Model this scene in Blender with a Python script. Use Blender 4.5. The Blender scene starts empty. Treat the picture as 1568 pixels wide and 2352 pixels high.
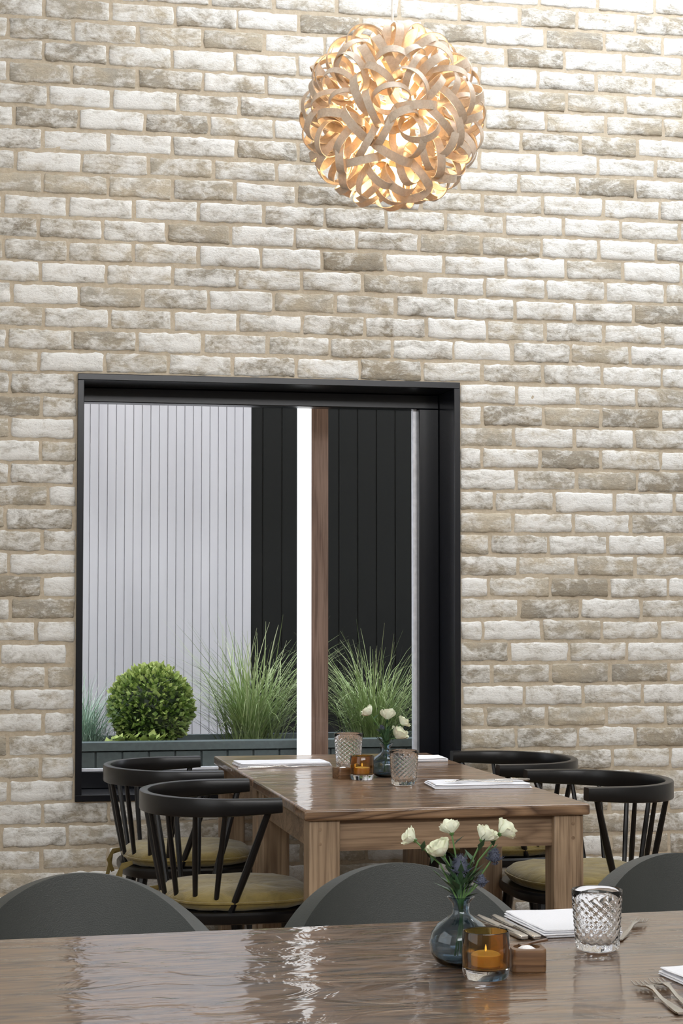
import bpy, math, random
from math import sin, cos, pi, radians, sqrt
from mathutils import Vector, Matrix, noise
random.seed(7)
S = bpy.context.scene
S.view_settings.view_transform = 'Standard'
U = random.uniform

# ------------------------------------------------------------------ materials
def new_mat(name):
    m = bpy.data.materials.new(name); m.use_nodes = True
    nt = m.node_tree
    return m, nt, nt.nodes['Principled BSDF']

def setp(b, **k):
    for kk, v in k.items():
        n = {'col':'Base Color','rough':'Roughness','metal':'Metallic','trans':'Transmission Weight','ior':'IOR',
             'coat':'Coat Weight','coatr':'Coat Roughness','spec':'Specular IOR Level','sheen':'Sheen Weight',
             'em':'Emission Color','ems':'Emission Strength','sss':'Subsurface Weight'}[kk]
        if n.endswith('Color') and len(v) == 3: v = (*v, 1)
        b.inputs[n].default_value = v

def coords(nt, scale=(1,1,1), rot=(0,0,0), which='Object'):
    tc = nt.nodes.new('ShaderNodeTexCoord'); mp = nt.nodes.new('ShaderNodeMapping')
    mp.inputs['Scale'].default_value = scale; mp.inputs['Rotation'].default_value = rot
    nt.links.new(tc.outputs[which], mp.inputs['Vector'])
    return mp.outputs['Vector']

def noise_n(nt, vec, scale, detail=4, rough=0.5, dist=0.0):
    n = nt.nodes.new('ShaderNodeTexNoise')
    n.inputs['Scale'].default_value = scale; n.inputs['Detail'].default_value = detail
    n.inputs['Roughness'].default_value = rough; n.inputs['Distortion'].default_value = dist
    nt.links.new(vec, n.inputs['Vector'])
    return n.outputs['Fac']

def ramp(nt, fac, stops):
    r = nt.nodes.new('ShaderNodeValToRGB')
    while len(r.color_ramp.elements) < len(stops): r.color_ramp.elements.new(0.5)
    for e, (p, c) in zip(r.color_ramp.elements, stops):
        e.position = p; e.color = (*c, 1) if len(c) == 3 else c
    nt.links.new(fac, r.inputs['Fac'])
    return r.outputs['Color']

def math_n(nt, op, a, b=None, c=None, clamp=False):
    n = nt.nodes.new('ShaderNodeMath'); n.operation = op; n.use_clamp = clamp
    for i, v in enumerate((a, b, c)):
        if v is None: continue
        if isinstance(v, (int, float)): n.inputs[i].default_value = v
        else: nt.links.new(v, n.inputs[i])
    return n.outputs[0]

def mix_n(nt, fac, a, b, mode='MIX'):
    n = nt.nodes.new('ShaderNodeMix'); n.data_type = 'RGBA'; n.blend_type = mode
    for i, v in ((0, fac), (6, a), (7, b)):
        if isinstance(v, (int, float)): n.inputs[i].default_value = v
        elif isinstance(v, tuple): n.inputs[i].default_value = (*v, 1)
        else: nt.links.new(v, n.inputs[i])
    return n.outputs[2]

def bump_n(nt, b, h, strength, dist, normal_in=None):
    n = nt.nodes.new('ShaderNodeBump'); n.inputs['Strength'].default_value = strength
    n.inputs['Distance'].default_value = dist
    nt.links.new(h, n.inputs['Height'])
    if normal_in is not None: nt.links.new(normal_in, n.inputs['Normal'])
    if b is not None: nt.links.new(n.outputs['Normal'], b.inputs['Normal'])
    return n.outputs['Normal']

def simple(name, col, rough=0.5, bump=0.0, bscale=50, var=0.12, **k):
    m, nt, b = new_mat(name)
    setp(b, col=col, rough=rough, **k)
    v = coords(nt)
    f = noise_n(nt, v, bscale, 4)
    c1 = tuple(x*(1-var) for x in col); c2 = tuple(min(1, x*(1+var)) for x in col)
    nt.links.new(ramp(nt, f, [(0.3, c1), (0.7, c2)]), b.inputs['Base Color'])
    if bump: bump_n(nt, b, f, bump, 0.002)
    return m

def wood(name, dark, light, axis=0, rough=0.3, coat=0.0, wavy=0.0, grain=1.0, coatr=0.1, rings=14.0):
    m, nt, b = new_mat(name)
    sc = [7, 7, 7]; sc[axis] = 0.6
    v = coords(nt, tuple(sc))
    f0 = noise_n(nt, v, 1.3*grain, 3, 0.5, 0.4)
    rg = math_n(nt, 'FRACT', math_n(nt, 'MULTIPLY', f0, rings))
    sc2 = [140, 140, 140]; sc2[axis] = 4
    v2 = coords(nt, tuple(sc2))
    f2 = noise_n(nt, v2, 1.3*grain, 3, 0.6)
    mid = tuple((a*0.4+c*0.6) for a, c in zip(dark, light))
    c = ramp(nt, rg, [(0.0, dark), (0.22, mid), (0.6, light), (0.88, mid), (1.0, dark)])
    c2 = ramp(nt, f2, [(0.34, (0.45, 0.40, 0.36)), (0.58, (1, 1, 1))])
    c = mix_n(nt, 0.75, c, c2, 'MULTIPLY')
    v4 = coords(nt, (2, 2, 2)); f4 = noise_n(nt, v4, 2.0, 3)
    c = mix_n(nt, 0.6, c, ramp(nt, f4, [(0.3, (0.75, 0.73, 0.72)), (0.7, (1.15, 1.15, 1.15))]), 'MULTIPLY')
    nt.links.new(c, b.inputs['Base Color'])
    setp(b, rough=rough, coat=coat, coatr=coatr)
    h = bump_n(nt, None, f2, 0.2, 0.0006)
    if wavy:
        sc3 = [11, 11, 11]; sc3[axis] = 7
        v3 = coords(nt, tuple(sc3))
        f3 = noise_n(nt, v3, 1.0, 4, 0.5, 0.9)
        h2 = bump_n(nt, b, f3, wavy, 0.006, h)
        nt.links.new(h2, b.inputs['Coat Normal'])
    else:
        nt.links.new(h, b.inputs['Normal'])
    return m

M = {}
M['fg_wood'] = wood('varnished_wood_dark', (0.035, 0.015, 0.005), (0.20, 0.105, 0.038), 0, 0.4, 0.95, 0.75, coatr=0.05)
M['far_wood'] = wood('varnished_wood_table', (0.085, 0.042, 0.02), (0.33, 0.205, 0.115), 0, 0.4, 0.6, 0.6, coatr=0.07)
M['leg_wood'] = wood('oak_leg', (0.22, 0.145, 0.085), (0.38, 0.27, 0.17), 2, 0.5, 0.05, rings=7)
M['apron_wood'] = wood('oak_apron', (0.17, 0.105, 0.058), (0.32, 0.215, 0.13), 0, 0.5, 0.05, rings=8)
M['post_wood'] = wood('cedar_post', (0.22, 0.13, 0.092), (0.31, 0.20, 0.15), 2, 0.6, rings=6)
M['block_wood'] = wood('walnut_block', (0.10, 0.045, 0.018), (0.22, 0.12, 0.055), 0, 0.4, 0.1)
M['black'] = simple('black_lacquer', (0.0045, 0.0045, 0.005), 0.3, 0.05, 80, spec=0.38)
M['winblack'] = simple('black_window_paint', (0.005, 0.006, 0.009), 0.24, 0.03, 60, spec=0.4)
M['alu'] = simple('aluminium_bead', (0.75, 0.76, 0.8), 0.35, metal=0.3)
M['steel'] = simple('cutlery_steel', (0.62, 0.60, 0.57), 0.16, metal=1.0, var=0.04)
M['linen'] = simple('white_linen', (0.84, 0.85, 0.89), 0.85, 0.25, 400, 0.03)
M['cord'] = simple('cord_white', (0.85, 0.83, 0.78), 0.5)
M['salt'] = simple('sea_salt', (0.9, 0.9, 0.9), 0.5, 0.8, 300)
M['wax'] = simple('candle_wax', (0.90, 0.82, 0.58), 0.4, sss=0.2)
M['stem'] = simple('flower_stem', (0.10, 0.20, 0.06), 0.5)
M['leaf'] = simple('flower_leaf', (0.05, 0.11, 0.05), 0.5)
M['petal'] = simple('cream_petal', (0.88, 0.89, 0.70), 0.55, var=0.06, sss=0.1)
M['thistle'] = simple('thistle_blue', (0.06, 0.07, 0.105), 0.7, var=0.4)
M['ceil'] = simple('ceiling_paint', (0.8, 0.79, 0.76), 0.8)
M['plaster'] = simple('plaster_wall', (0.58, 0.565, 0.535), 0.85, 0.1, 30)
m, nt, b = new_mat('white_strip_added_glow'); f = noise_n(nt, coords(nt), 20, 3)
nt.links.new(ramp(nt, f, [(0.3, (0.88, 0.89, 0.9)), (0.7, (0.93, 0.94, 0.95))]), b.inputs['Base Color']); setp(b, rough=0.5, em=(0.97, 0.98, 1.0), ems=0.9)  # emission added so the white post face looks daylit; not a lamp
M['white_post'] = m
M['dark_clad'] = simple('dark_cladding', (0.0045, 0.0058, 0.006), 0.6, 0.06, 90, 0.2, spec=0.2)
M['planter'] = simple('planter_paint', (0.10, 0.13, 0.135), 0.5, 0.1, 60)
M['paving'] = simple('paving_stone', (0.35, 0.34, 0.32), 0.8, 0.3, 20)
M['soil'] = simple('soil', (0.03, 0.022, 0.015), 0.9, 0.6, 80)
M['socket'] = simple('socket_black', (0.02, 0.02, 0.02), 0.35)
M['tie'] = simple('olive_tie', (0.18, 0.13, 0.035), 0.8)

m, nt, b = new_mat('silver_cladding')
v = coords(nt, (3, 3, 0.5)); f = noise_n(nt, v, 2.0, 4)
nt.links.new(ramp(nt, f, [(0.3, (0.50, 0.50, 0.54)), (0.7, (0.59, 0.59, 0.63))]), b.inputs['Base Color'])
setp(b, rough=0.36, spec=0.7); M['silver'] = m

m, nt, b = new_mat('olive_velvet')
v = coords(nt); f = noise_n(nt, v, 14, 5, 0.6, 0.5)
nt.links.new(ramp(nt, f, [(0.3, (0.12, 0.085, 0.016)), (0.7, (0.27, 0.20, 0.05))]), b.inputs['Base Color'])
setp(b, rough=0.75, sheen=0.3); bump_n(nt, b, f, 0.6, 0.012); M['velvet'] = m

m, nt, b = new_mat('grey_leather')
v = coords(nt)
vo = nt.nodes.new('ShaderNodeTexVoronoi'); vo.inputs['Scale'].default_value = 420; nt.links.new(v, vo.inputs['Vector'])
f = noise_n(nt, v, 6, 3)
nt.links.new(ramp(nt, f, [(0.3, (0.033, 0.038, 0.036)), (0.7, (0.044, 0.049, 0.046))]), b.inputs['Base Color'])
setp(b, rough=0.5); bump_n(nt, b, vo.outputs['Distance'], 0.35, 0.0007); M['leather'] = m

m, nt, b = new_mat('floor_boards')
br = nt.nodes.new('ShaderNodeTexBrick'); v = coords(nt)
br.inputs['Scale'].default_value = 1; br.inputs['Brick Width'].default_value = 1.6; br.inputs['Row Height'].default_value = 0.16
br.inputs['Mortar Size'].default_value = 0.003
br.inputs['Color1'].default_value = (0.20, 0.13, 0.08, 1); br.inputs['Color2'].default_value = (0.27, 0.18, 0.11, 1)
br.inputs['Mortar'].default_value = (0.05, 0.03, 0.02, 1)
nt.links.new(v, br.inputs['Vector']); nt.links.new(br.outputs['Color'], b.inputs['Base Color']); setp(b, rough=0.4)
M['floor'] = m

def glass(name, col, rough=0.0, ior=1.45):
    m, nt, b = new_mat(name); setp(b, col=col, rough=rough, trans=1.0, ior=ior)
    return m
M['glass'] = glass('clear_cut_glass', (1.0, 1.0, 1.0), 0.03, 1.36)
M['bluegl'] = glass('blue_grey_glass', (0.38, 0.48, 0.56))
M['amber'] = glass('amber_glass', (0.68, 0.42, 0.12))
m = bpy.data.materials.new('window_glass'); m.use_nodes = True; nt = m.node_tree; nt.nodes.clear()
o = nt.nodes.new('ShaderNodeOutputMaterial'); t = nt.nodes.new('ShaderNodeBsdfTransparent'); g = nt.nodes.new('ShaderNodeBsdfGlossy')
t.inputs['Color'].default_value = (0.96, 0.975, 0.98, 1); g.inputs['Roughness'].default_value = 0.01
fr = nt.nodes.new('ShaderNodeFresnel'); fr.inputs['IOR'].default_value = 1.3; mx = nt.nodes.new('ShaderNodeMixShader')
nt.links.new(fr.outputs[0], mx.inputs[0]); nt.links.new(t.outputs[0], mx.inputs[1]); nt.links.new(g.outputs[0], mx.inputs[2])
nt.links.new(mx.outputs[0], o.inputs[0]); M['pane'] = m

m = bpy.data.materials.new('bentwood_ash'); m.use_nodes = True; nt = m.node_tree; b = nt.nodes['Principled BSDF']; o = nt.nodes['Material Output']
v = coords(nt, (1, 1, 1)); f = noise_n(nt, v, 90, 4, 0.7, 1.0)
c = ramp(nt, f, [(0.3, (0.60, 0.48, 0.36)), (0.7, (0.80, 0.69, 0.56))]); nt.links.new(c, b.inputs['Base Color']); setp(b, rough=0.45)
tr = nt.nodes.new('ShaderNodeBsdfTranslucent'); tr.inputs['Color'].default_value = (0.95, 0.70, 0.36, 1)
mx = nt.nodes.new('ShaderNodeMixShader'); mx.inputs[0].default_value = 0.14
nt.links.new(b.outputs[0], mx.inputs[1]); nt.links.new(tr.outputs[0], mx.inputs[2]); nt.links.new(mx.outputs[0], o.inputs[0])
M['ash'] = m
m, nt, b = new_mat('bulb_glow'); setp(b, col=(1, 0.85, 0.6), em=(1.0, 0.82, 0.52), ems=9); M['bulb'] = m
m, nt, b = new_mat('flame_glow'); setp(b, col=(1, 0.7, 0.3), em=(1.0, 0.8, 0.4), ems=1.5); M['flame'] = m

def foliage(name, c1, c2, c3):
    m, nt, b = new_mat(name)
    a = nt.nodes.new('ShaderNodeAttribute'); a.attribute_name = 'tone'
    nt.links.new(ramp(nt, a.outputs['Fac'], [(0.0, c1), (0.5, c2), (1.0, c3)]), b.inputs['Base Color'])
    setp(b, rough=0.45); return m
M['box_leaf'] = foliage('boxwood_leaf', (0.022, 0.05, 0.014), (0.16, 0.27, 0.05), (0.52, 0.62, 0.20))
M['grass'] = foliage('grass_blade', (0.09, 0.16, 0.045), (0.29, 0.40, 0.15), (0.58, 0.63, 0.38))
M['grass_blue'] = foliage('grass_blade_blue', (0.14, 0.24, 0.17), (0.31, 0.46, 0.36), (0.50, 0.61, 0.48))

# bricks
m, nt, b = new_mat('limewashed_brick')
at = nt.nodes.new('ShaderNodeAttribute'); at.attribute_name = 'bcol'
sp = nt.nodes.new('ShaderNodeSeparateColor'); nt.links.new(at.outputs['Color'], sp.inputs[0])
tc = nt.nodes.new('ShaderNodeTexCoord')
va = nt.nodes.new('ShaderNodeVectorMath'); va.operation = 'MULTIPLY_ADD'
nt.links.new(at.outputs['Color'], va.inputs[0]); va.inputs[1].default_value = (3, 5, 7); nt.links.new(tc.outputs['Object'], va.inputs[2])
mp = nt.nodes.new('ShaderNodeMapping'); mp.inputs['Scale'].default_value = (1, 1, 1.7); nt.links.new(va.outputs[0], mp.inputs[0])
n1 = noise_n(nt, mp.outputs[0], 12, 9, 0.70, 0.4)
n2 = noise_n(nt, mp.outputs[0], 60, 7, 0.75, 0.3)
n5 = noise_n(nt, mp.outputs[0], 9, 4, 0.55, 0.3)
s = math_n(nt, 'MULTIPLY_ADD', n1, 2.8, -0.96)
s = math_n(nt, 'ADD', s, math_n(nt, 'MULTIPLY_ADD', sp.outputs[0], 0.70, -0.36))
s = math_n(nt, 'ADD', s, math_n(nt, 'MULTIPLY_ADD', n2, 1.1, -0.55))
mask = ramp(nt, s, [(0.15, (0, 0, 0)), (0.36, (0.38, 0.38, 0.38)), (0.56, (0.70, 0.70, 0.70)), (0.78, (1, 1, 1))])
base = mix_n(nt, sp.outputs[1], (0.35, 0.315, 0.255), (0.54, 0.49, 0.40))
base = mix_n(nt, 0.6, base, ramp(nt, n2, [(0.3, (0.72, 0.72, 0.72)), (0.6, (1.08, 1.08, 1.08))]), 'MULTIPLY')
base = mix_n(nt, 0.6, base, ramp(nt, n5, [(0.35, (0.85, 0.87, 0.90)), (0.65, (1.12, 1.05, 0.93))]), 'MULTIPLY')
col = mix_n(nt, mask, base, (0.83, 0.82, 0.78))
pits = ramp(nt, n2, [(0.30, (0.42, 0.40, 0.37)), (0.36, (1, 1, 1))])
col = mix_n(nt, 0.7, col, pits, 'MULTIPLY')
nt.links.new(col, b.inputs['Base Color']); setp(b, rough=0.95, spec=0.15)
h = math_n(nt, 'ADD', math_n(nt, 'MULTIPLY', n1, 1.6), math_n(nt, 'MULTIPLY', n2, 0.8))
bump_n(nt, b, h, 0.75, 0.0065)
M['brick'] = m
m, nt, b = new_mat('lime_mortar'); v = coords(nt); f = noise_n(nt, v, 60, 6, 0.7)
c = ramp(nt, f, [(0.3, (0.43, 0.36, 0.265)), (0.7, (0.57, 0.495, 0.385))]); nt.links.new(c, b.inputs['Base Color']); setp(b, rough=0.95, spec=0.1)
bump_n(nt, b, f, 0.5, 0.004); M['mortar'] = m

# ------------------------------------------------------------------ mesh builder
class MB:
    def __init__(s): s.v = []; s.f = []; s.m = []; s.tone = None
    def add(s, vs, fs, mi=0):
        o = len(s.v); s.v.extend([tuple(p) for p in vs])
        for f in fs: s.f.append(tuple(i+o for i in f)); s.m.append(mi)
    def box(s, c, d, mi=0, rot=None):
        x, y, z = (k/2 for k in d)
        vs = [Vector(p) for p in ((-x,-y,-z),(x,-y,-z),(x,y,-z),(-x,y,-z),(-x,-y,z),(x,-y,z),(x,y,z),(-x,y,z))]
        if rot is not None: vs = [rot @ p for p in vs]
        c = Vector(c)
        s.add([p+c for p in vs], [(0,3,2,1),(4,5,6,7),(0,1,5,4),(1,2,6,5),(2,3,7,6),(3,0,4,7)], mi)
    def loft(s, rings, mi=0, caps=True, closed=False):
        n = len(rings[0]); vs = [p for r in rings for p in r]; fs = []
        R = len(rings)
        for i in range(R if closed else R-1):
            j = (i+1) % R
            for k in range(n):
                l = (k+1) % n
                fs.append((i*n+k, i*n+l, j*n+l, j*n+k))
        if caps and not closed:
            fs.append(tuple(range(n-1, -1, -1))); fs.append(tuple((R-1)*n+k for k in range(n)))
        s.add(vs, fs, mi)
    def tube(s, pts, rs, n=8, mi=0):
        pts = [Vector(p) for p in pts]
        if not hasattr(rs, '__len__'): rs = [rs]*len(pts)
        rings = []; prev = None
        for i, p in enumerate(pts):
            t = (pts[min(i+1, len(pts)-1)] - pts[max(i-1, 0)]).normalized()
            if prev is None:
                a = Vector((0,0,1)) if abs(t.z) < 0.9 else Vector((1,0,0))
                u = t.cross(a).normalized()
            else: u = (prev - t*prev.dot(t)).normalized()
            prev = u; w = t.cross(u)
            rings.append([p + rs[i]*(cos(2*pi*k/n)*u + sin(2*pi*k/n)*w) for k in range(n)])
        s.loft(rings, mi)
    def rsec(s, pts, ws, hs, mi=0, up=(0,0,1)):
        pts = [Vector(p) for p in pts]; up = Vector(up); rings = []; N = len(pts)
        if not hasattr(ws, '__len__'): ws = [ws]*N
        if not hasattr(hs, '__len__'): hs = [hs]*N
        for i, p in enumerate(pts):
            t = (pts[min(i+1, N-1)] - pts[max(i-1, 0)]).normalized()
            sd = t.cross(up).normalized(); u2 = sd.cross(t)
            w, h = ws[i]/2, hs[i]/2; r = min(w, h)*0.35
            ring = []
            for (sx, sy, a0) in ((1,1,0),(-1,1,90),(-1,-1,180),(1,-1,270)):
                for da in (0, 45, 90):
                    a = radians(a0+da)
                    ring.append(p + sd*(sx*(w-r)+r*cos(a)) + u2*(sy*(h-r)+r*sin(a)))
            rings.append(ring)
        s.loft(rings, mi)
    def lathe(s, prof, n=32, mi=0, c=(0,0,0), rmod=None):
        c = Vector(c); rings = []
        for j, (r, z) in enumerate(prof):
            rings.append([c + Vector(((r+(rmod(j, k/n, z) if rmod else 0))*cos(2*pi*k/n), (r+(rmod(j, k/n, z) if rmod else 0))*sin(2*pi*k/n), z)) for k in range(n)])
        s.loft(rings, mi)
    def grid(s, fn, nu, nv, mi=0):
        vs = [fn(i/nu, j/nv) for j in range(nv+1) for i in range(nu+1)]
        fs = [(j*(nu+1)+i, j*(nu+1)+i+1, (j+1)*(nu+1)+i+1, (j+1)*(nu+1)+i) for j in range(nv) for i in range(nu)]
        s.add(vs, fs, mi)
    def obj(s, name, mats, parent=None, loc=(0,0,0), rot=(0,0,0), smooth=35, bevel=0, scale=1):
        me = bpy.data.meshes.new(name); me.from_pydata(s.v, [], s.f); me.update()
        if isinstance(mats, str): mats = [mats]
        for k in mats: me.materials.append(M[k])
        me.polygons.foreach_set('material_index', s.m)
        if s.tone is not None:
            a = me.attributes.new('tone', 'FLOAT', 'POINT'); a.data.foreach_set('value', s.tone)
        if smooth:
            me.shade_smooth(); me.set_sharp_from_angle(angle=radians(smooth))
        ob = bpy.data.objects.new(name, me); S.collection.objects.link(ob)
        ob.location = loc; ob.rotation_euler = rot
        ob.scale = (scale,)*3
        if parent: ob.parent = parent
        if bevel:
            md = ob.modifiers.new('bev', 'BEVEL'); md.width = bevel; md.segments = 3; md.limit_method = 'ANGLE'
            md.harden_normals = False
        return ob

def empty(name, loc=(0,0,0), rz=0, scale=1):
    e = bpy.data.objects.new(name, None); S.collection.objects.link(e)
    e.location = loc; e.rotation_euler = (0, 0, rz); e.empty_display_size = 0.1; e.scale = (scale,)*3
    return e

# ------------------------------------------------------------------ room shell
XL, XR, YB, ZC = -2.2, 4.2, -8.4, 4.2
WX0, WX1, WZ0, WZ1 = 0.374, 1.694, 0.603, 2.028
wb = MB()
my0 = 0.0022; th = 0.36
def mbox(x0, x1, z0, z1): wb.box(((x0+x1)/2, (my0+th)/2, (z0+z1)/2), (x1-x0, th-my0, z1-z0), 1)
mbox(XL, WX0, 0, ZC); mbox(WX1, XR, 0, ZC); mbox(WX0, WX1, 0, WZ0); mbox(WX0, WX1, WZ1, ZC)
bcol = [(0.5, 0.5, 0.5, 1)]*len(wb.v)
H = 0.075; L = 0.2185; J = 0.0048
def brick(x0, x1, z0, z1, seed, colr):
    nx = max(2, int((x1-x0)/0.013)); nz = 5
    vs = []; off = U(-0.0025, 0.0005); tl = U(-0.002, 0.002)
    dz0 = U(-0.002, 0.002); dz1 = U(-0.002, 0.002); tz = U(-0.0025, 0.0025)
    ws = [0, 0.08, 0.36, 0.64, 0.92, 1]
    for j in range(nz+1):
        for i in range(nx+1):
            u = i/nx; w = ws[j]
            if i == 1: u = 0.35/nx
            if i == nx-1: u = 1-0.35/nx
            x = x0+(x1-x0)*u; z = z0+dz0+(z1+dz1-z0-dz0)*w+tz*(u-0.5)
            p = Vector((x*25+seed, seed*1.7, z*40))
            d = noise.noise(p)*0.0022 + noise.noise(p*2.3)*0.0012
            ed = 0
            if i in (0, nx) or j in (0, nz): ed = 0.0035
            q = Vector((x*40, seed*3.1, z*40))
            jx = noise.noise(q+Vector((9,0,0)))*0.005 if (i in (0, nx)) else 0
            jz = noise.noise(q+Vector((0,5,0)))*0.006 if (j in (0, nz)) else 0
            if i in (0, nx) and j in (0, nz):
                jx += (0.002 if i == 0 else -0.002); jz += (0.0015 if j == 0 else -0.0015)
            vs.append((x+jx, off+d+ed+tl*(u-0.5), z+jz))
    fs = [(j*(nx+1)+i, j*(nx+1)+i+1, (j+1)*(nx+1)+i+1, (j+1)*(nx+1)+i) for j in range(nz) for i in range(nx)]
    per = [i for i in range(nx+1)] + [j*(nx+1)+nx for j in range(1, nz+1)] + [nz*(nx+1)+i for i in range(nx-1, -1, -1)] + [j*(nx+1) for j in range(nz-1, 0, -1)]
    o = len(vs)
    for k in per: vs.append((vs[k][0], 0.02, vs[k][2]))
    n = len(per)
    for k in range(n): fs.append((per[(k+1) % n], per[k], o+k, o+(k+1) % n))
    wb.add(vs, fs, 0); bcol.extend([colr]*len(vs))
rows = int((ZC-0.003)/H)
for r in range(rows):
    z0 = 0.003+r*H+J; z1 = 0.003+(r+1)*H-J
    off = 0.479 if (r % 2 == 1) else 0.479-L/2
    drift = U(-0.012, 0.012)
    x = off + drift - L*14
    bounds = [x]
    while x < XR: x += L + U(-0.006, 0.006); bounds.append(x)
    for a, c in zip(bounds[:-1], bounds[1:]):
        a0, c0 = max(a+J, XL+0.005), min(c-J, XR-0.005)
        if c0-a0 < 0.02: continue
        t = random.random()
        wv = U(0.38, 1.0) if t < 0.76 else U(0.05, 0.38)
        cl = (wv, random.random(), random.random(), 1)
        segs = [(a0, c0)]
        if z1 > WZ0 and z0 < WZ1:
            segs = []
            if a0 < WX0-0.004: segs.append((a0, min(c0, WX0-0.004)))
            if c0 > WX1+0.004: segs.append((max(a0, WX1+0.004), c0))
        for (p, q) in segs:
            if q-p > 0.02: brick(p, q, z0, z1, r*13.7+p*3.3, cl)
wall = wb.obj('wall_back', ['brick', 'mortar'], smooth=0)
ca = wall.data.color_attributes.new('bcol', 'FLOAT_COLOR', 'POINT')
ca.data.foreach_set('color', [c for t in bcol for c in t])
wall.data.polygons.foreach_set('use_smooth', [len(p.vertices) == 4 and p.material_index == 0 for p in wall.data.polygons])

def slab(name, x0, x1, y0, y1, z0, z1, mat, bevel=0):
    b = MB(); b.box(((x0+x1)/2, (y0+y1)/2, (z0+z1)/2), (x1-x0, y1-y0, z1-z0)); return b.obj(name, mat, smooth=0, bevel=bevel)
slab('floor', XL-0.1, XR+0.1, YB-0.1, 0.36, -0.1, 0, 'floor')
slab('wall_left', XL-0.1, XL, YB, 0.36, 0, ZC, 'plaster')
slab('wall_right', XR, XR+0.1, YB, 0.36, 0, ZC, 'plaster')
slab('wall_front', XL, XR, YB-0.1, YB, 0, ZC, 'plaster')
SX0, SX1, SY0, SY1 = 0.9, 4.0, -1.9, -0.25
cb = MB()
for (x0, x1, y0, y1) in ((XL-0.1, XR+0.1, YB-0.1, SY0), (XL-0.1, XR+0.1, SY1, 0.36), (XL-0.1, SX0, SY0, SY1), (SX1, XR+0.1, SY0, SY1)):
    cb.box(((x0+x1)/2, (y0+y1)/2, ZC+0.1), (x1-x0, y1-y0, 0.2))
cb.obj('ceiling', 'ceil', smooth=0)

# ------------------------------------------------------------------ window
win = empty('window_1', (0, 0, 0))
lb = MB(); T = 0.022; yf, yb = -0.012, 0.24
lb.box(((WX0+WX1)/2, (yf+yb)/2, WZ1-T/2), (WX1-WX0, yb-yf, T))
lb.box(((WX0+WX1)/2, (yf+yb)/2, WZ0+T/2), (WX1-WX0, yb-yf, T))
lb.box((WX0+T/2, (yf+yb)/2, (WZ0+WZ1)/2), (T, yb-yf, WZ1-WZ0-2*T))
lb.box((WX1-T/2, (yf+yb)/2, (WZ0+WZ1)/2), (T, yb-yf, WZ1-WZ0-2*T))
lb.obj('lining', 'winblack', win, bevel=0.002)
fx0, fx1, fz0, fz1 = WX0+0.03, 1.598, 0.684, 1.955
fb = MB()
fb.box(((WX0+WX1)/2, 0.235, (fz1+WZ1-T)/2), (WX1-WX0-2*T, 0.07, WZ1-T-fz1))
fb.box(((WX0+WX1)/2, 0.235, (fz0+WZ0+T)/2), (WX1-WX0-2*T, 0.07, fz0-WZ0-T))
fb.box(((fx1+WX1-T)/2, 0.235, (fz0+fz1)/2), (WX1-T-fx1, 0.07, fz1-fz0))
fb.box(((fx0+WX0+T)/2, 0.235, (fz0+fz1)/2), (fx0-WX0-T, 0.07, fz1-fz0))
fb.obj('frame', 'winblack', win, bevel=0.003)
bb = MB()
bb.box((fx1-0.006, 0.25, (fz0+fz1)/2), (0.012, 0.03, fz1-fz0))
bb.box(((fx0+fx1)/2, 0.25, fz0+0.003), (fx1-fx0, 0.03, 0.006))
bb.obj('glazing_bead', 'alu', win)
gp = MB(); gp.add([(fx0, 0.25, fz0), (fx1, 0.25, fz0), (fx1, 0.25, fz1), (fx0, 0.25, fz1)], [(0, 1, 2, 3)])
gp.obj('glass_pane', 'pane', win, smooth=0)

# ------------------------------------------------------------------ courtyard
slab('courtyard_ground', -4, 6, 0.37, 6, -0.1, 0.0, 'paving')
def cladding(name, p0, p1, w, h, mat, gd=0.006, gw=0.006):
    p0 = Vector(p0); p1 = Vector(p1); d = (p1-p0); Ln = d.length; d.normalize(); nrm = Vector((d.y, -d.x, 0))
    n = round(Ln/w); w = Ln/n; prof = []
    for i in range(n):
        a = i*w
        prof += [p0+d*(a+gw/2), p0+d*(a+w-gw/2), p0+d*(a+w-gw/3)-nrm*gd, p0+d*(a+w+gw/3)-nrm*gd]
    b = MB()
    vs = [tuple(p) for p in prof] + [(p.x, p.y, h) for p in prof]; k = len(prof)
    b.add(vs, [(i, i+1, k+i+1, k+i) for i in range(k-1)])
    return b.obj(name, mat, smooth=0)
cladding('wall_courtyard_back', (1.27, 2.25, 0), (4.5, 2.25, 0), 0.089, 3.4, 'dark_clad')
cladding('wall_courtyard_left', (-2.2, 1.62, 0), (1.305, 2.24, 0), 0.040, 3.4, 'silver', 0.006, 0.004)
pl = empty('garden_planter', (0, 0, 0))
pb = MB()
pb.box((1.1, 0.86, 0.36), (4.2, 0.03, 0.72)); pb.box((1.1, 1.46, 0.36), (4.2, 0.03, 0.72))
pb.box((-1.0, 1.16, 0.36), (0.03, 0.57, 0.72)); pb.box((3.2, 1.16, 0.36), (0.03, 0.57, 0.72))
pb.box((1.1, 0.85, 0.722), (4.24, 0.09, 0.03))
for i in range(42): pb.box((-0.95+i*0.1, 0.838, 0.35), (0.092, 0.016, 0.70))
pb.obj('planter_box', 'planter', pl, smooth=0)
sb = MB(); sb.box((1.1, 1.16, 0.34), (4.1, 0.56, 0.66)); sb.obj('planter_soil', 'soil', pl, smooth=0)
po = empty('timber_post', (0, 0, 0))
x0, x1, x2 = 1.231, 1.280, 1.344
b = MB(); b.box(((x1+x2)/2, 0.62, 1.5), (x2-x1, 0.06, 3.0)); b.obj('post_timber', 'post_wood', po, smooth=0)
b = MB(); b.box(((x0+x1)/2, 0.605, 1.5), (x1-x0, 0.03, 3.0)); b.obj('post_white_face_glow', 'white_post', po, smooth=0)  # white post face, its brightness put in as glow

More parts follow.
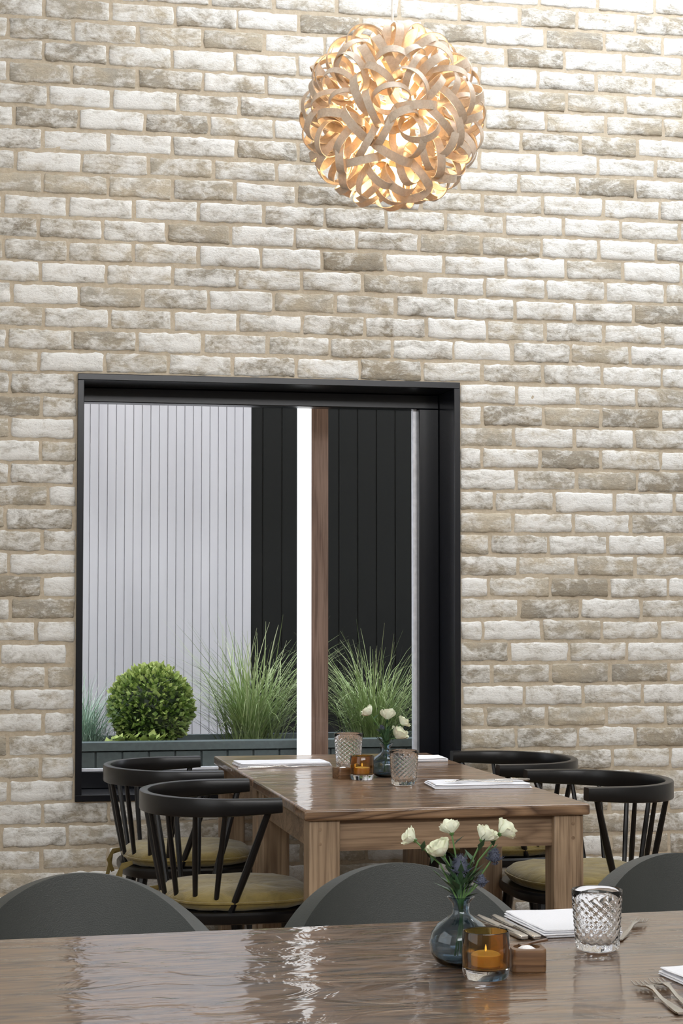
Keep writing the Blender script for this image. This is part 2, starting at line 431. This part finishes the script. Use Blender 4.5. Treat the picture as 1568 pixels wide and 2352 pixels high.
def grass(name, c, n, hgt, spread, mat, wid=0.004):
    b = MB(); b.tone = []
    for i in range(n):
        a = U(0, 2*pi); r = abs(random.gauss(0, 0.055)); base = Vector((cos(a)*r, sin(a)*r*0.8, 0))
        a2 = a+U(-0.9, 0.9); h = hgt*U(0.4, 1.1); sp = spread*U(0.1, 1.15)
        droop = U(0.0, 0.6); wob = U(-0.03, 0.03)
        side = Vector((-sin(a2), cos(a2), 0)); tn = min(1, max(0, random.gauss(0.5, 0.25))); w = wid*U(0.6, 1.2)
        N = 7; vs = []
        for k in range(N+1):
            t = k/N
            p = base + Vector((cos(a2), sin(a2)*0.75, 0))*sp*(t**1.6) + side*wob*sin(t*3) + Vector((0, 0, h*(t - droop*t**3.2)))
            ww = w*(1-t**2)*0.5+0.0003
            vs += [p-side*ww, p+side*ww]
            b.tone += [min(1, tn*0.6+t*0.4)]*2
        b.add(vs, [(2*k, 2*k+1, 2*k+3, 2*k+2) for k in range(N)])
    return b.obj(name, mat, loc=c, smooth=180)
SZ = 0.67
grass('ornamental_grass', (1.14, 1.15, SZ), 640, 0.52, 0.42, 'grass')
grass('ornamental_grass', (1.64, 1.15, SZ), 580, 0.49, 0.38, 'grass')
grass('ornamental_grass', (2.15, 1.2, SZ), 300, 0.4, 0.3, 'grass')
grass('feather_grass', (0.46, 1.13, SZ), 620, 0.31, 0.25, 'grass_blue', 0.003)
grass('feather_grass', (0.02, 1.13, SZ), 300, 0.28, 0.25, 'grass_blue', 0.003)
def leafball(name, c, R, n, ls):
    b = MB(); b.tone = []
    core = []
    for j in range(13):
        ph = -pi/2+pi*j/12
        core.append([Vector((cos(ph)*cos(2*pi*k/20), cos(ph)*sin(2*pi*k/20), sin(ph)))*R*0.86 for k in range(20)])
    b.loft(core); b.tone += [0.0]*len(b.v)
    for i in range(n):
        d = Vector((random.gauss(0,1), random.gauss(0,1), random.gauss(0,1))).normalized()
        lump = 1+0.10*noise.noise(d*5)
        p = d*R*lump*U(0.84, 1.05)
        ax = (d+Vector((U(-1,1), U(-1,1), U(-0.4,1)))*0.8).normalized()
        sd = ax.cross(Vector((U(-1,1), U(-1,1), U(-1,1)))).normalized(); nn = ax.cross(sd)
        l = ls*U(0.7, 1.3); w = l*0.36
        vs = [p, p+ax*l*0.5+sd*w+nn*l*0.08, p+ax*l, p+ax*l*0.5-sd*w+nn*l*0.08]
        b.add(vs, [(0, 1, 2, 3)])
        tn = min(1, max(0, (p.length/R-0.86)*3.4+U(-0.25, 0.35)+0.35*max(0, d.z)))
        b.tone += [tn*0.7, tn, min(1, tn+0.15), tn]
    return b.obj(name, 'box_leaf', loc=c, smooth=0)
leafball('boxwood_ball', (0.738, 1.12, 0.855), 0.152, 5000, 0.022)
b = MB(); b.tone = []
for i in range(90):
    a = U(0, 2*pi); ax = Vector((cos(a), sin(a), U(0.2, 1))).normalized(); sd = ax.cross(Vector((0,0,1))).normalized(); l = U(0.03, 0.06)
    p = Vector((U(-0.1, 0.1), U(-0.02, 0.02), U(0.03, 0.07)))
    b.add([p, p+ax*l*0.5+sd*l*0.3, p+ax*l, p+ax*l*0.5-sd*l*0.3], [(0,1,2,3)]); b.tone += [0.6, 0.8, 1.0, 0.8]
b.obj('leafy_plant', 'box_leaf', loc=(0.66, 0.94, SZ-0.0))

# ------------------------------------------------------------------ tables
def far_table(loc, sx, sy):
    e = empty('dining_table', loc); ht = 0.75; tt = 0.028
    b = MB(); b.box((sx/2, sy/2, ht-tt/2), (sx, sy, tt)); b.obj('table_top', 'far_wood', e, bevel=0.006)
    lg = 0.078; ins = 0.014
    b = MB()
    for x in (ins+lg/2, sx-ins-lg/2):
        for y in (ins+lg/2, sy-ins-lg/2):
            b.box((x, y, (ht-tt)/2), (lg, lg, ht-tt))
    b.obj('legs', 'leg_wood', e, bevel=0.004)
    b = MB()
    ah = 0.078
    for y in (ins+0.03, sy-ins-0.03): b.box((sx/2, y, ht-tt-ah/2), (sx-2*ins-2*lg, 0.025, ah))
    b.obj('apron_long', 'apron_wood', e)
    b = MB()
    for x in (ins+0.03, sx-ins-0.03): b.box((x, sy/2, ht-tt-ah/2), (0.025, sy-2*ins-2*lg, ah))
    b.obj('apron_short', 'apron_wood', e)
    b = MB()
    for x in (ins+lg*0.35, sx-ins-lg*0.35):
        for z in (ht-tt-0.022, ht-tt-0.058):
            b.tube([(x, ins-0.001, z), (x, ins+0.01, z)], 0.0045, 10)
    b.obj('pegs', 'apron_wood', e)
    return e
far_table((0.83, -1.74, 0), 0.735, 0.835)
far_table((0.83, -0.90, 0), 0.735, 0.85)

RZ = radians(2.7)
ft = empty('dining_table', (0.617, -3.378, 0), RZ)
b = MB(); b.box((0.1, -0.46, 0.732), (3.3, 0.92, 0.036))
b.obj('table_top', 'fg_wood', ft, bevel=0.004)
b = MB()
for x in (-1.42, 1.6):
    for y in (-0.08, -0.84): b.box((x, y, 0.357), (0.09, 0.09, 0.714))
b.obj('legs', 'leg_wood', ft, bevel=0.004)
b = MB()
for y in (-0.08, -0.84): b.box((0.09, y, 0.67), (2.9, 0.025, 0.085))
b.obj('apron', 'apron_wood', ft)

# ------------------------------------------------------------------ spindle chairs
def spindle_chair(loc, rz):
    e = empty('spindle_armchair', loc, rz)
    b = MB()
    W = 0.28; bx = -0.02; A = 0.23; ax1 = 0.075; top = 0.757
    path = []; 
    for k in range(5): path.append((ax1+(bx-ax1)*k/5, W))
    for k in range(33):
        a = pi/2+pi*k/32; path.append((bx+A*cos(a), W*sin(a)))
    for k in range(1, 6): path.append((bx+(ax1-bx)*k/5, -W))
    N = len(path)
    def prm(i): return abs(i/(N-1)*2-1)
    hs = [0.052-0.016*prm(i)**2 for i in range(N)]
    ws = [0.024+0.020*max(0, prm(i)-0.5)*2 for i in range(N)]
    b.rsec([(x, y, top-hs[i]/2) for i, (x, y) in enumerate(path)], ws, hs)
    b.obj('top_rail', 'black', e)
    def se(t, a, bb, p=3.2):
        c, s_ = cos(t), sin(t)
        return (a*math.copysign(abs(c)**(2/p), c), bb*math.copysign(abs(s_)**(2/p), s_))
    b = MB(); rings = []
    for (sc, z) in ((0.90, 0.425), (0.98, 0.43), (1.0, 0.44), (1.0, 0.452), (0.98, 0.458)):
        rings.append([Vector((se(2*pi*k/48, 0.215, 0.225)[0]*sc, se(2*pi*k/48, 0.215, 0.225)[1]*sc, z)) for k in range(48)])
    b.loft(rings); b.obj('seat', 'black', e)
    b = MB(); rings = []
    for (sc, z) in ((0.86, 0.459), (0.93, 0.463), (0.965, 0.474), (0.975, 0.481), (0.965, 0.488), (0.90, 0.500), (0.75, 0.507), (0.45, 0.509), (0.15, 0.507)):
        rings.append([Vector((se(2*pi*k/48, 0.205, 0.215, 2.8)[0]*sc, se(2*pi*k/48, 0.205, 0.215, 2.8)[1]*sc, z+0.004*noise.noise(Vector((k*0.5, sc*6, loc[1]*5))))) for k in range(48)])
    b.loft(rings)
    ring = [(se(2*pi*k/48, 0.205, 0.215, 2.8)[0]*0.98, se(2*pi*k/48, 0.205, 0.215, 2.8)[1]*0.98, 0.481) for k in range(49)]
    b.tube(ring, 0.0035, 6)
    b.obj('cushion', 'velvet', e, smooth=60)
    b = MB()
    for sy in (-1, 1):
        x, y = -0.185, sy*0.165
        b.rsec([(x, y, 0.475), (x-0.03, y+sy*0.01, 0.47), (x-0.045, y+sy*0.015, 0.44), (x-0.03, y+sy*0.03, 0.40)], 0.012, 0.002, up=(0, 1, 0.2))
        b.rsec([(x, y, 0.475), (x-0.035, y+sy*0.02, 0.46), (x-0.04, y+sy*0.03, 0.42), (x-0.05, y+sy*0.02, 0.385)], 0.012, 0.002, up=(0, 1, 0.2))
    b.obj('cushion_ties', 'tie', e)
    b = MB()
    for sgn in (-1, 1):
        b.tube([(0.045, sgn*W*0.995, 0.73), (0.0, sgn*0.235, 0.585), (-0.045, sgn*0.195, 0.45)], [0.0085, 0.0105, 0.0085], 10)
    for d in (-78, -58, -36, -14, 14, 36, 58, 78):
        a = pi+radians(d)
        tp = Vector((bx+A*cos(a), W*sin(a), 0.73))
        a2 = pi+radians(d*0.86)
        bt = Vector((-0.01+0.185*cos(a2), 0.195*sin(a2), 0.45))
        b.tube([tp, tp.lerp(bt, 0.5), bt], [0.0062, 0.008, 0.0062], 8)
    b.obj('spindles', 'black', e)
    b = MB()
    tops = [(0.16, 0.16), (0.16, -0.16), (-0.15, 0.15), (-0.15, -0.15)]
    bots = [(0.21, 0.22), (0.21, -0.22), (-0.23, 0.21), (-0.23, -0.21)]
    for (tx, ty), (qx, qy) in zip(tops, bots):
        b.tube([(tx, ty, 0.44), ((tx+qx)/2, (ty+qy)/2, 0.22), (qx, qy, 0.0)], [0.016, 0.019, 0.012], 10)
    for s1 in (-1, 1):
        b.tube([(0.19, s1*0.195, 0.17), (-0.20, s1*0.185, 0.17)], 0.009, 8)
    b.tube([(0, -0.19, 0.17), (0, 0.19, 0.17)], 0.009, 8)
    b.obj('legs', 'black', e)
    return e
spindle_chair((0.735, -1.235, 0), 0)
spindle_chair((0.70, -0.40, 0), 0)
spindle_chair((1.745, -1.12, 0), pi)
spindle_chair((1.715, -0.365, 0), pi)

# ------------------------------------------------------------------ upholstered tub chairs
def tub_chair(loc, rz):
    e = empty('upholstered_dining_chair', loc, rz)
    top = 0.770
    def fn(u, v):
        a = (u-0.5)*2*radians(98)
        zt = top-0.25*(1-cos(a))
        z = 0.42+(zt-0.42)*v
        fl = 0.90+0.10*v-0.05*max(0, v-0.8)
        rx, ry = 0.265*fl, 0.25*fl
        return (rx*sin(a), ry*cos(a)*1.0+0.03*v-0.02, z)
    b = MB(); b.grid(fn, 36, 12)
    o = b.obj('back_shell', 'leather', e, smooth=180)
    md = o.modifiers.new('sol', 'SOLIDIFY'); md.thickness = 0.045; md.offset = 0
    md = o.modifiers.new('bv', 'BEVEL'); md.width = 0.018; md.segments = 4; md.limit_method = 'ANGLE'; md.angle_limit = radians(50)
    md = o.modifiers.new('ss', 'SUBSURF'); md.levels = 1; md.render_levels = 1
    b = MB(); rings = []
    for (sc, z) in ((0.8, 0.40), (0.95, 0.405), (1.0, 0.43), (1.0, 0.455), (0.96, 0.475), (0.8, 0.485), (0.4, 0.49)):
        rings.append([Vector((0.235*cos(2*pi*k/40)*sc, 0.225*sin(2*pi*k/40)*sc-0.01, z)) for k in range(40)])
    b.loft(rings); b.obj('seat', 'leather', e, smooth=60)
    b = MB()
    for sx in (-1, 1):
        for sy in (-1, 1):
            b.tube([(sx*0.16, sy*0.15, 0.41), (sx*0.21, sy*0.20, 0.0)], [0.018, 0.011], 10)
    b.obj('legs', 'black', e)
    return e
YC = -3.10
tub_chair((0.225, YC-0.015, 0), radians(2))
tub_chair((0.795, YC, 0), radians(-2))
tub_chair((1.375, YC+0.03, 0), radians(3))

# ------------------------------------------------------------------ pendant
pe = empty('pendant_lamp', (1.2, -1.11, 2.655))
b = MB(); R = 0.270; n = 165; ga = pi*(3-sqrt(5))
for i in range(n):
    z = 1-2*(i+0.5)/n; r_ = sqrt(max(0, 1-z*z)); th_ = ga*i
    d = Vector((r_*cos(th_), r_*sin(th_), z)); d = (d+Vector((U(-1,1), U(-1,1), U(-1,1)))*0.06).normalized()
    rr = U(0.054, 0.070)
    t = d.cross(Vector((U(-1,1), U(-1,1), U(-1,1)))).normalized()
    nn = d.cross(t)
    tilt = U(-0.6, 0.6)
    dd = (d*cos(tilt)+nn*sin(tilt)).normalized(); n2 = t.cross(dd).normalized()
    reach = R*U(0.97, 1.0)-rr*cos(tilt)
    c = d*reach; wd = U(0.020, 0.026); tk = 0.0011
    rings = []; N = 28; ec = U(0.85, 1.0)
    for k in range(N):
        a = 2*pi*k/N; rad = (dd*cos(a)+t*sin(a)*ec)
        p = c+rad*rr; ax = (n2+rad*0.15*sin(a+i)).normalized(); rn = rad.normalized()
        rings.append([p-ax*wd/2-rn*tk, p+ax*wd/2-rn*tk, p+ax*wd/2+rn*tk, p-ax*wd/2+rn*tk])
    b.loft(rings, closed=True)
b.obj('bentwood_shade', 'ash', pe)
b = MB(); b.tube([(0, 0, 0.06), (0, 0, ZC-2.655)], 0.0035, 8); b.tube([(0, 0, 0.03), (0, 0, 0.09)], 0.02, 16)
b.tube([(0, 0, ZC-2.655-0.03), (0, 0, ZC-2.655)], [0.05, 0.055], 24)
b.obj('cord', 'cord', pe)
b = MB()
b.lathe([(0.012, 0.05), (0.02, 0.03), (0.042, -0.01), (0.05, -0.045), (0.042, -0.08), (0.02, -0.098), (0.001, -0.1)], 24)
b.obj('bulb', 'bulb', pe, smooth=180)
pl_ = bpy.data.lights.new('bulb_light', 'POINT'); pl_.energy = 20; pl_.color = (1, 0.78, 0.46); pl_.shadow_soft_size = 0.06
po_ = bpy.data.objects.new('bulb_light', pl_); S.collection.objects.link(po_); po_.parent = pe; po_.location = (0, 0, -0.13)
pl_ = bpy.data.lights.new('bulb_light', 'POINT'); pl_.energy = 13; pl_.color = (1, 0.78, 0.46); pl_.shadow_soft_size = 0.03
po_ = bpy.data.objects.new('bulb_light', pl_); S.collection.objects.link(po_); po_.parent = pe; po_.location = (0, 0, 0.12)

# ------------------------------------------------------------------ tableware
def tumbler(loc, rbot=0.030, rtop=0.037, h=0.088, rz=0):
    b = MB(); prof = []; n = 128
    prof.append((0.001, 0.0)); prof.append((rbot*0.85, 0.0)); prof.append((rbot, 0.004))
    NJ = 48; z0, z1 = 0.010, h-0.012; base = len(prof)
    for j in range(NJ+1):
        t = j/NJ; z = z0+(z1-z0)*t; prof.append((rbot+(rtop-rbot)*z/h, z))
    prof += [(rtop-0.0002, h-0.008), (rtop, h-0.001), (rtop-0.0012, h), (rtop-0.0024, h-0.001)]
    for z in (h*0.75, h*0.5, h*0.25, 0.014): prof.append((rbot+(rtop-rbot)*z/h-0.0032, z))
    prof += [(rbot-0.009, 0.010), (0.001, 0.0095)]
    def rm(j, u, z):
        if base <= j <= base+NJ:
            a = u*16; c = (z-z0)/0.0125
            return 0.0005*(cos(2*pi*(a+c))+cos(2*pi*(a-c)))
        return 0
    b.lathe(prof, n, rmod=rm)
    return b.obj('cut_glass_tumbler', 'glass', loc=loc, rot=(0, 0, rz), smooth=60)

def tealight(loc, sc=1.0):
    e = empty('tealight_holder', loc, 0, sc)
    b = MB()
    b.lathe([(0.001, 0), (0.027, 0), (0.0295, 0.003), (0.031, 0.010), (0.031, 0.0145), (0.0265, 0.0145), (0.024, 0.012), (0.001, 0.011)], 48)
    b.obj('clear_base', 'glass', e)
    b = MB()
    b.lathe([(0.0265, 0.015), (0.031, 0.015), (0.0315, 0.035), (0.0305, 0.060), (0.0298, 0.0612), (0.029, 0.060), (0.030, 0.035), (0.0285, 0.0165)], 48)
    b.obj('amber_cup', 'amber', e)
    b = MB(); b.lathe([(0.001, 0.0155), (0.019, 0.0155), (0.0195, 0.030), (0.018, 0.031), (0.016, 0.029), (0.001, 0.029)], 32)
    b.tube([(0, 0, 0.028), (0.0005, 0, 0.034)], 0.0007, 6)
    b.obj('candle', 'wax', e)
    b = MB(); b.lathe([(0.0004, 0.033), (0.0014, 0.035), (0.0012, 0.038), (0.0003, 0.041)], 12); b.obj('flame', 'flame', e)
    return e

def rose(b, c, d, s, openn=1.0):
    c = Vector(c); d = Vector(d).normalized(); a = Vector((1, 0, 0)) if abs(d.x) < 0.8 else Vector((0, 1, 0))
    u = d.cross(a).normalized(); v = d.cross(u)
    for layer, (nr, rad, hh, fl) in enumerate(((3, 0.22, 1.05, -0.08), (4, 0.38, 1.12, 0.0), (5, 0.54, 1.15, 0.10*openn), (6, 0.68, 1.02, 0.34*openn))):
        for k in range(nr):
            a0 = 2*pi*k/nr+layer*0.7+U(-0.1, 0.1); hw = pi/nr*1.4; hk = U(0.88, 1.08)
            def fn(p, q, a0=a0, hw=hw, rad=rad, hh=hh*hk, fl=fl):
                an = a0+(p-0.5)*2*hw*(0.35+0.65*sin(min(1, q*1.3)*pi/2))
                edge = 1-0.30*(abs(p-0.5)*2)**2*q
                r = s*(0.10+rad*sin(min(1, q*1.4)*pi/2)+fl*q**3+0.06*sin(p*10+a0)*q*q)
                z = s*(hh*q*edge*1.12-(0.22*fl*q**4))
                return c+u*(r*cos(an))+v*(r*sin(an))+d*z
            b.grid(fn, 10, 8, 1)
def bouquet_vase(loc, heads, thistles, k=1.0, rz=0.0):
    e = empty('flower_vase', loc, rz, k)
    b = MB()
    out = [(0.001, 0), (0.026, 0), (0.036, 0.006), (0.0425, 0.018), (0.044, 0.031), (0.041, 0.045), (0.032, 0.057), (0.020, 0.065), (0.0125, 0.071), (0.0115, 0.079), (0.0125, 0.086), (0.018, 0.0925), (0.0195, 0.094)]
    inn = [(0.0185, 0.0945), (0.0165, 0.0925), (0.0107, 0.086), (0.0095, 0.079), (0.0105, 0.071), (0.018, 0.063), (0.030, 0.055), (0.0385, 0.044), (0.0415, 0.031), (0.040, 0.019), (0.034, 0.009), (0.024, 0.005), (0.001, 0.005)]
    b.lathe(out+inn, 48); b.obj('vase', 'bluegl', e, smooth=70)
    fb = MB(); sb = MB()
    for (x, y, z, s) in heads:
        top = Vector((x, y, z)); d = Vector((x*1.2, y*1.2, 0.05)).normalized()
        bot = Vector((-x*0.15, -y*0.15, 0.012)); mid = Vector((x*0.06, y*0.06, 0.088))
        pts = [bot, mid, mid.lerp(top, 0.5)+Vector((x*-0.1, 0, 0.008)), top]
        sb.tube(pts, [0.0013]*4, 6)
        rose(fb, top-d*0.003, d, s, U(0.4, 1.0))
        sb.lathe([(0.0005, -0.004), (0.003, -0.002), (0.004, 0.001), (0.001, 0.003)], 8, c=top-d*0.002)
        for q in (0.35, 0.6, 0.8):
            p = mid.lerp(top, q); a = U(0, 6.28); ax = (Vector((cos(a), sin(a), 0.9))).normalized(); sd = ax.cross(Vector((0,0,1))).normalized(); l = U(0.018, 0.032)
            up = sd.cross(ax)
            sb.add([p, p+ax*l*0.4+sd*l*0.16+up*0.002, p+ax*l, p+ax*l*0.4-sd*l*0.16+up*0.002], [(0,1,2,3)], 1)
    fb.obj('blooms', ['petal', 'petal'], e, smooth=180)
    tb = MB()
    for (x, y, z, s) in thistles:
        top = Vector((x, y, z)); sb.tube([(0, 0, 0.015), (x*0.06, y*0.06, 0.088), top], [0.0012]*3, 6)
        tb.lathe([(0.0005, -1*s), (0.6*s, -0.7*s), (0.8*s, 0), (0.6*s, 0.8*s), (0.0005, 1.25*s)], 14, c=top)
        for i in range(130):
            d = Vector((random.gauss(0,1), random.gauss(0,1), random.gauss(0,1))).normalized()
            q = top+Vector((d.x*0.75*s, d.y*0.75*s, d.z*1.1*s)); tb.tube([q, q+d*s*0.35], [0.0007, 0.0001], 4)
        for i in range(12):
            a = 2*pi*i/12; d = Vector((cos(a), sin(a), 0.35)); q = top+Vector((0, 0, -0.8*s))
            tb.tube([q, q+d*s*1.0, q+d*s*1.7+Vector((0,0,0.2*s))], [0.001, 0.0009, 0.0001], 4)
    tb.obj('thistles', 'thistle', e)
    for i in range(60):
        a = U(0, 6.28); ax = Vector((cos(a)*U(0.3, 1), sin(a)*U(0.3, 1), U(0.3, 1.6))).normalized(); sd = ax.cross(Vector((0,0,1))).normalized(); l = U(0.02, 0.045)
        p = Vector((cos(a)*0.006, sin(a)*0.006, U(0.090, 0.118))); up = sd.cross(ax)
        sb.add([p, p+ax*l*0.45+sd*l*0.13+up*0.002, p+ax*l, p+ax*l*0.45-sd*l*0.13+up*0.002], [(0,1,2,3)], 1)
    sb.obj('stems', ['stem', 'leaf'], e)
    return e

def napkin(loc, sx, sy, rz=0, layers=4, t=0.0032):
    b = MB()
    for i in range(layers):
        ox, oy = U(-0.003, 0.003), U(-0.003, 0.003); z0 = i*t
        nx, ny = 14, 10
        sd = U(0, 50)
        def hz(x, y): return noise.noise(Vector((x*18+sd, y*18, 0)))*0.0012
        k = 1-i*0.012
        def pt(u, v, z): 
            x = (u-0.5)*sx*k+ox; y = (v-0.5)*sy*k+oy
            return Vector((x, y, z+max(-0.0005, hz(x, y))*(i+0.4)/layers*1.5))
        b.grid(lambda u, v: pt(u, v, z0+t*0.95+0.001*sin(pi*u)*sin(pi*v)), nx, ny)
        per = [(q/nx, 0) for q in range(nx)]+[(1, q/ny) for q in range(ny)]+[(1-q/nx, 1) for q in range(nx)]+[(0, 1-q/ny) for q in range(ny)]
        r1 = [pt(u, v, z0+t*0.95) for u, v in per]
        r2 = [p+Vector(((u-0.5)*0.003, (v-0.5)*0.003, -t*0.45)) for p, (u, v) in zip(r1, per)]
        r3 = [p+Vector((0, 0, -t*0.9)) for p in r1]
        b.loft([r1, r2, r3], caps=False)
        b.add(r3, [tuple(range(len(r3)))])
    ob = b.obj('folded_napkin', 'linen', loc=loc, rot=(0, 0, rz), smooth=60)
    return ob

def fork(loc, rz, tilt=0.0):
    b = MB()
    def zc(x): return 0.003+0.006*math.exp(-((x-0.035)/0.03)**2)+0.004*max(0, (x-0.075)/0.02)**1.5*0.6
    xs = [-0.095, -0.085, -0.05, -0.01, 0.02, 0.04, 0.05]; ws = [0.010, 0.014, 0.011, 0.006, 0.005, 0.010, 0.020]
    b.rsec([(x, 0, zc(x)) for x in xs], ws, [0.0026]*7)
    b.rsec([(x, 0, zc(x)) for x in (0.048, 0.056, 0.062)], [0.019, 0.023, 0.023], 0.0018)
    for k in range(4):
        y = (k-1.5)*0.0063
        b.rsec([(0.060, y, zc(0.060)), (0.075, y*0.98, zc(0.075)), (0.095, y*0.95, zc(0.095))], [0.0038, 0.0032, 0.0016], [0.0018, 0.0018, 0.0012])
    return b.obj('fork', 'steel', loc=loc, rot=(0, tilt, rz))
def knife(loc, rz):
    b = MB()
    b.rsec([(-0.105, 0, 0.004), (-0.10, 0, 0.004), (-0.06, 0, 0.004), (-0.005, 0, 0.004)], [0.010, 0.015, 0.014, 0.010], [0.004, 0.006, 0.006, 0.005])
    b.rsec([(-0.006, 0, 0.004), (0.01, 0.001, 0.004), (0.07, 0.002, 0.004), (0.10, 0.001, 0.004), (0.11, -0.003, 0.004)], [0.009, 0.017, 0.019, 0.014, 0.003], 0.0016)
    return b.obj('table_knife', 'steel', loc=loc, rot=(0, 0, rz))
def salt_block(loc, rz, spoon=True):
    e = empty('salt_cellar', loc, rz)
    b = MB(); s = 0.024; hh = 0.031
    def sq(r, z, n=32, p=8):
        return [Vector((r*math.copysign(abs(cos(a))**(2/p), cos(a)), r*math.copysign(abs(sin(a))**(2/p), sin(a)), z)) for a in [2*pi*k/n+pi/4 for k in range(n)]]
    def circ(r, z, n=32): return [Vector((r*cos(2*pi*k/n+pi/4), r*sin(2*pi*k/n+pi/4), z)) for k in range(n)]
    b.loft([sq(s*0.97, 0), sq(s, 0.002), sq(s, hh-0.002), sq(s*0.97, hh), circ(0.0185, hh), circ(0.018, hh-0.008), circ(0.014, hh-0.015), circ(0.001, hh-0.016)])
    b.obj('block', 'block_wood', e, smooth=40)
    b = MB(); b.lathe([(0.001, hh-0.010), (0.016, hh-0.009), (0.012, hh-0.003), (0.006, hh+0.001), (0.0005, hh+0.002)], 20, rmod=lambda j, u, z: 0.001*sin(u*40+j))
    b.obj('salt', 'salt', e)
    if spoon:
        b = MB(); b.rsec([(-0.008, 0.008, hh), (0.01, 0.012, hh+0.003), (0.032, 0.018, hh+0.006)], [0.012, 0.006, 0.007], [0.003]*3); b.obj('scoop', 'block_wood', e)
    return e

Z = 0.7502
bouquet_vase((0.688, -3.735, Z), [(-0.066, 0.0, 0.174, 0.014), (-0.012, 0.015, 0.182, 0.0155), (-0.026, -0.012, 0.155, 0.019), (0.031, 0.0, 0.174, 0.017), (0.058, 0.012, 0.181, 0.0165)],
             [(-0.001, -0.01, 0.138, 0.0125), (0.047, 0.0, 0.150, 0.009), (0.028, -0.012, 0.118, 0.007)], rz=radians(-11))
tealight((0.697, -3.83, Z), 1.03)
salt_block((0.768, -3.785, Z), radians(-6))
tumbler((0.912, -3.665, Z), 0.031, 0.037, 0.088)
napkin((0.925, -3.465, Z), 0.125, 0.185, radians(2.7))
knife((0.846, -3.47, Z), radians(92)); knife((0.824, -3.465, Z), radians(94))
fork((1.012, -3.53, Z), radians(58))
fork((0.874, -4.01, Z), radians(86)); fork((0.899, -4.0, Z), radians(84))
napkin((1.02, -3.965, Z), 0.16, 0.22, radians(4))
bouquet_vase((1.226, -0.90, Z), [(-0.045, 0.0, 0.180, 0.020), (0.004, 0.01, 0.165, 0.024), (0.03, -0.005, 0.112, 0.026), (0.045, 0.01, 0.15, 0.019)], [(-0.012, 0.01, 0.135, 0.01)], k=1.02, rz=radians(-11))
tealight((1.138, -0.975, Z), 1.12)
salt_block((1.092, -0.92, Z), 0.3, False)
tumbler((1.218, -1.16, Z), 0.034, 0.041, 0.097)
tumbler((1.163, -0.66, Z), 0.036, 0.044, 0.112)
napkin((0.99, -0.45, Z), 0.29, 0.13, radians(3), 4); knife((0.975, -0.54, Z), radians(0)); fork((0.93, -0.565, Z), radians(2))
napkin((1.44, -0.36, Z), 0.20, 0.13, radians(-3), 4)
napkin((1.41, -1.235, Z), 0.27, 0.15, radians(-4), 4)
fork((1.40, -1.285, Z+0.014), radians(172)); knife((1.45, -1.25, Z+0.014), radians(178))

so = empty('wall_socket', (2.09, -0.004, 0.505))
b = MB(); b.box((0, -0.002, 0), (0.086, 0.010, 0.10)); b.obj('plate', 'socket', so, bevel=0.002)
b = MB(); b.box((0, -0.009, 0.02), (0.022, 0.006, 0.03)); b.box((-0.012, -0.0085, -0.02), (0.008, 0.005, 0.02)); b.box((0.012, -0.0085, -0.02), (0.008, 0.005, 0.02)); b.obj('rocker', 'steel', so, bevel=0.001)

# ------------------------------------------------------------------ lights
def area(name, loc, rot, sx, sy, e, col=(1, 1, 1)):
    l = bpy.data.lights.new(name, 'AREA'); l.shape = 'RECTANGLE'; l.size = sx; l.size_y = sy; l.energy = e; l.color = col
    o = bpy.data.objects.new(name, l); S.collection.objects.link(o); o.location = loc; o.rotation_euler = rot; return o
area('skylight_daylight', ((SX0+SX1)/2, (SY0+SY1)/2, ZC+0.15), (0, 0, 0), SX1-SX0, SY1-SY0, 46, (0.93, 0.97, 1.0))
area('front_fill_light', (1.0, YB+0.05, 3.58), (radians(84), 0, 0), 5.6, 1.0, 180, (0.99, 0.99, 1.0))  # added fill high behind the camera; the front wall has no opening
area('left_fill_light', (XL+0.05, -4.2, 2.3), (0, radians(-90), 0), 2.4, 3.0, 38, (0.95, 0.98, 1.0))  # added fill to shape the chairs; the left wall has no window
w = bpy.data.worlds.new('world'); S.world = w; w.use_nodes = True
bg = w.node_tree.nodes['Background']; bg.inputs[0].default_value = (0.88, 0.92, 1.0, 1); bg.inputs[1].default_value = 4.4

# ------------------------------------------------------------------ camera
cd = bpy.data.cameras.new('camera'); cam = bpy.data.objects.new('camera', cd); S.collection.objects.link(cam)
cd.sensor_fit = 'VERTICAL'; cd.sensor_height = 36; cd.lens = 4300/2352*36
cam.location = (0, -6.29, 1.25); cam.rotation_euler = (radians(90+2.876), 0, radians(-11.46))
cd.clip_start = 0.05
S.camera = cam
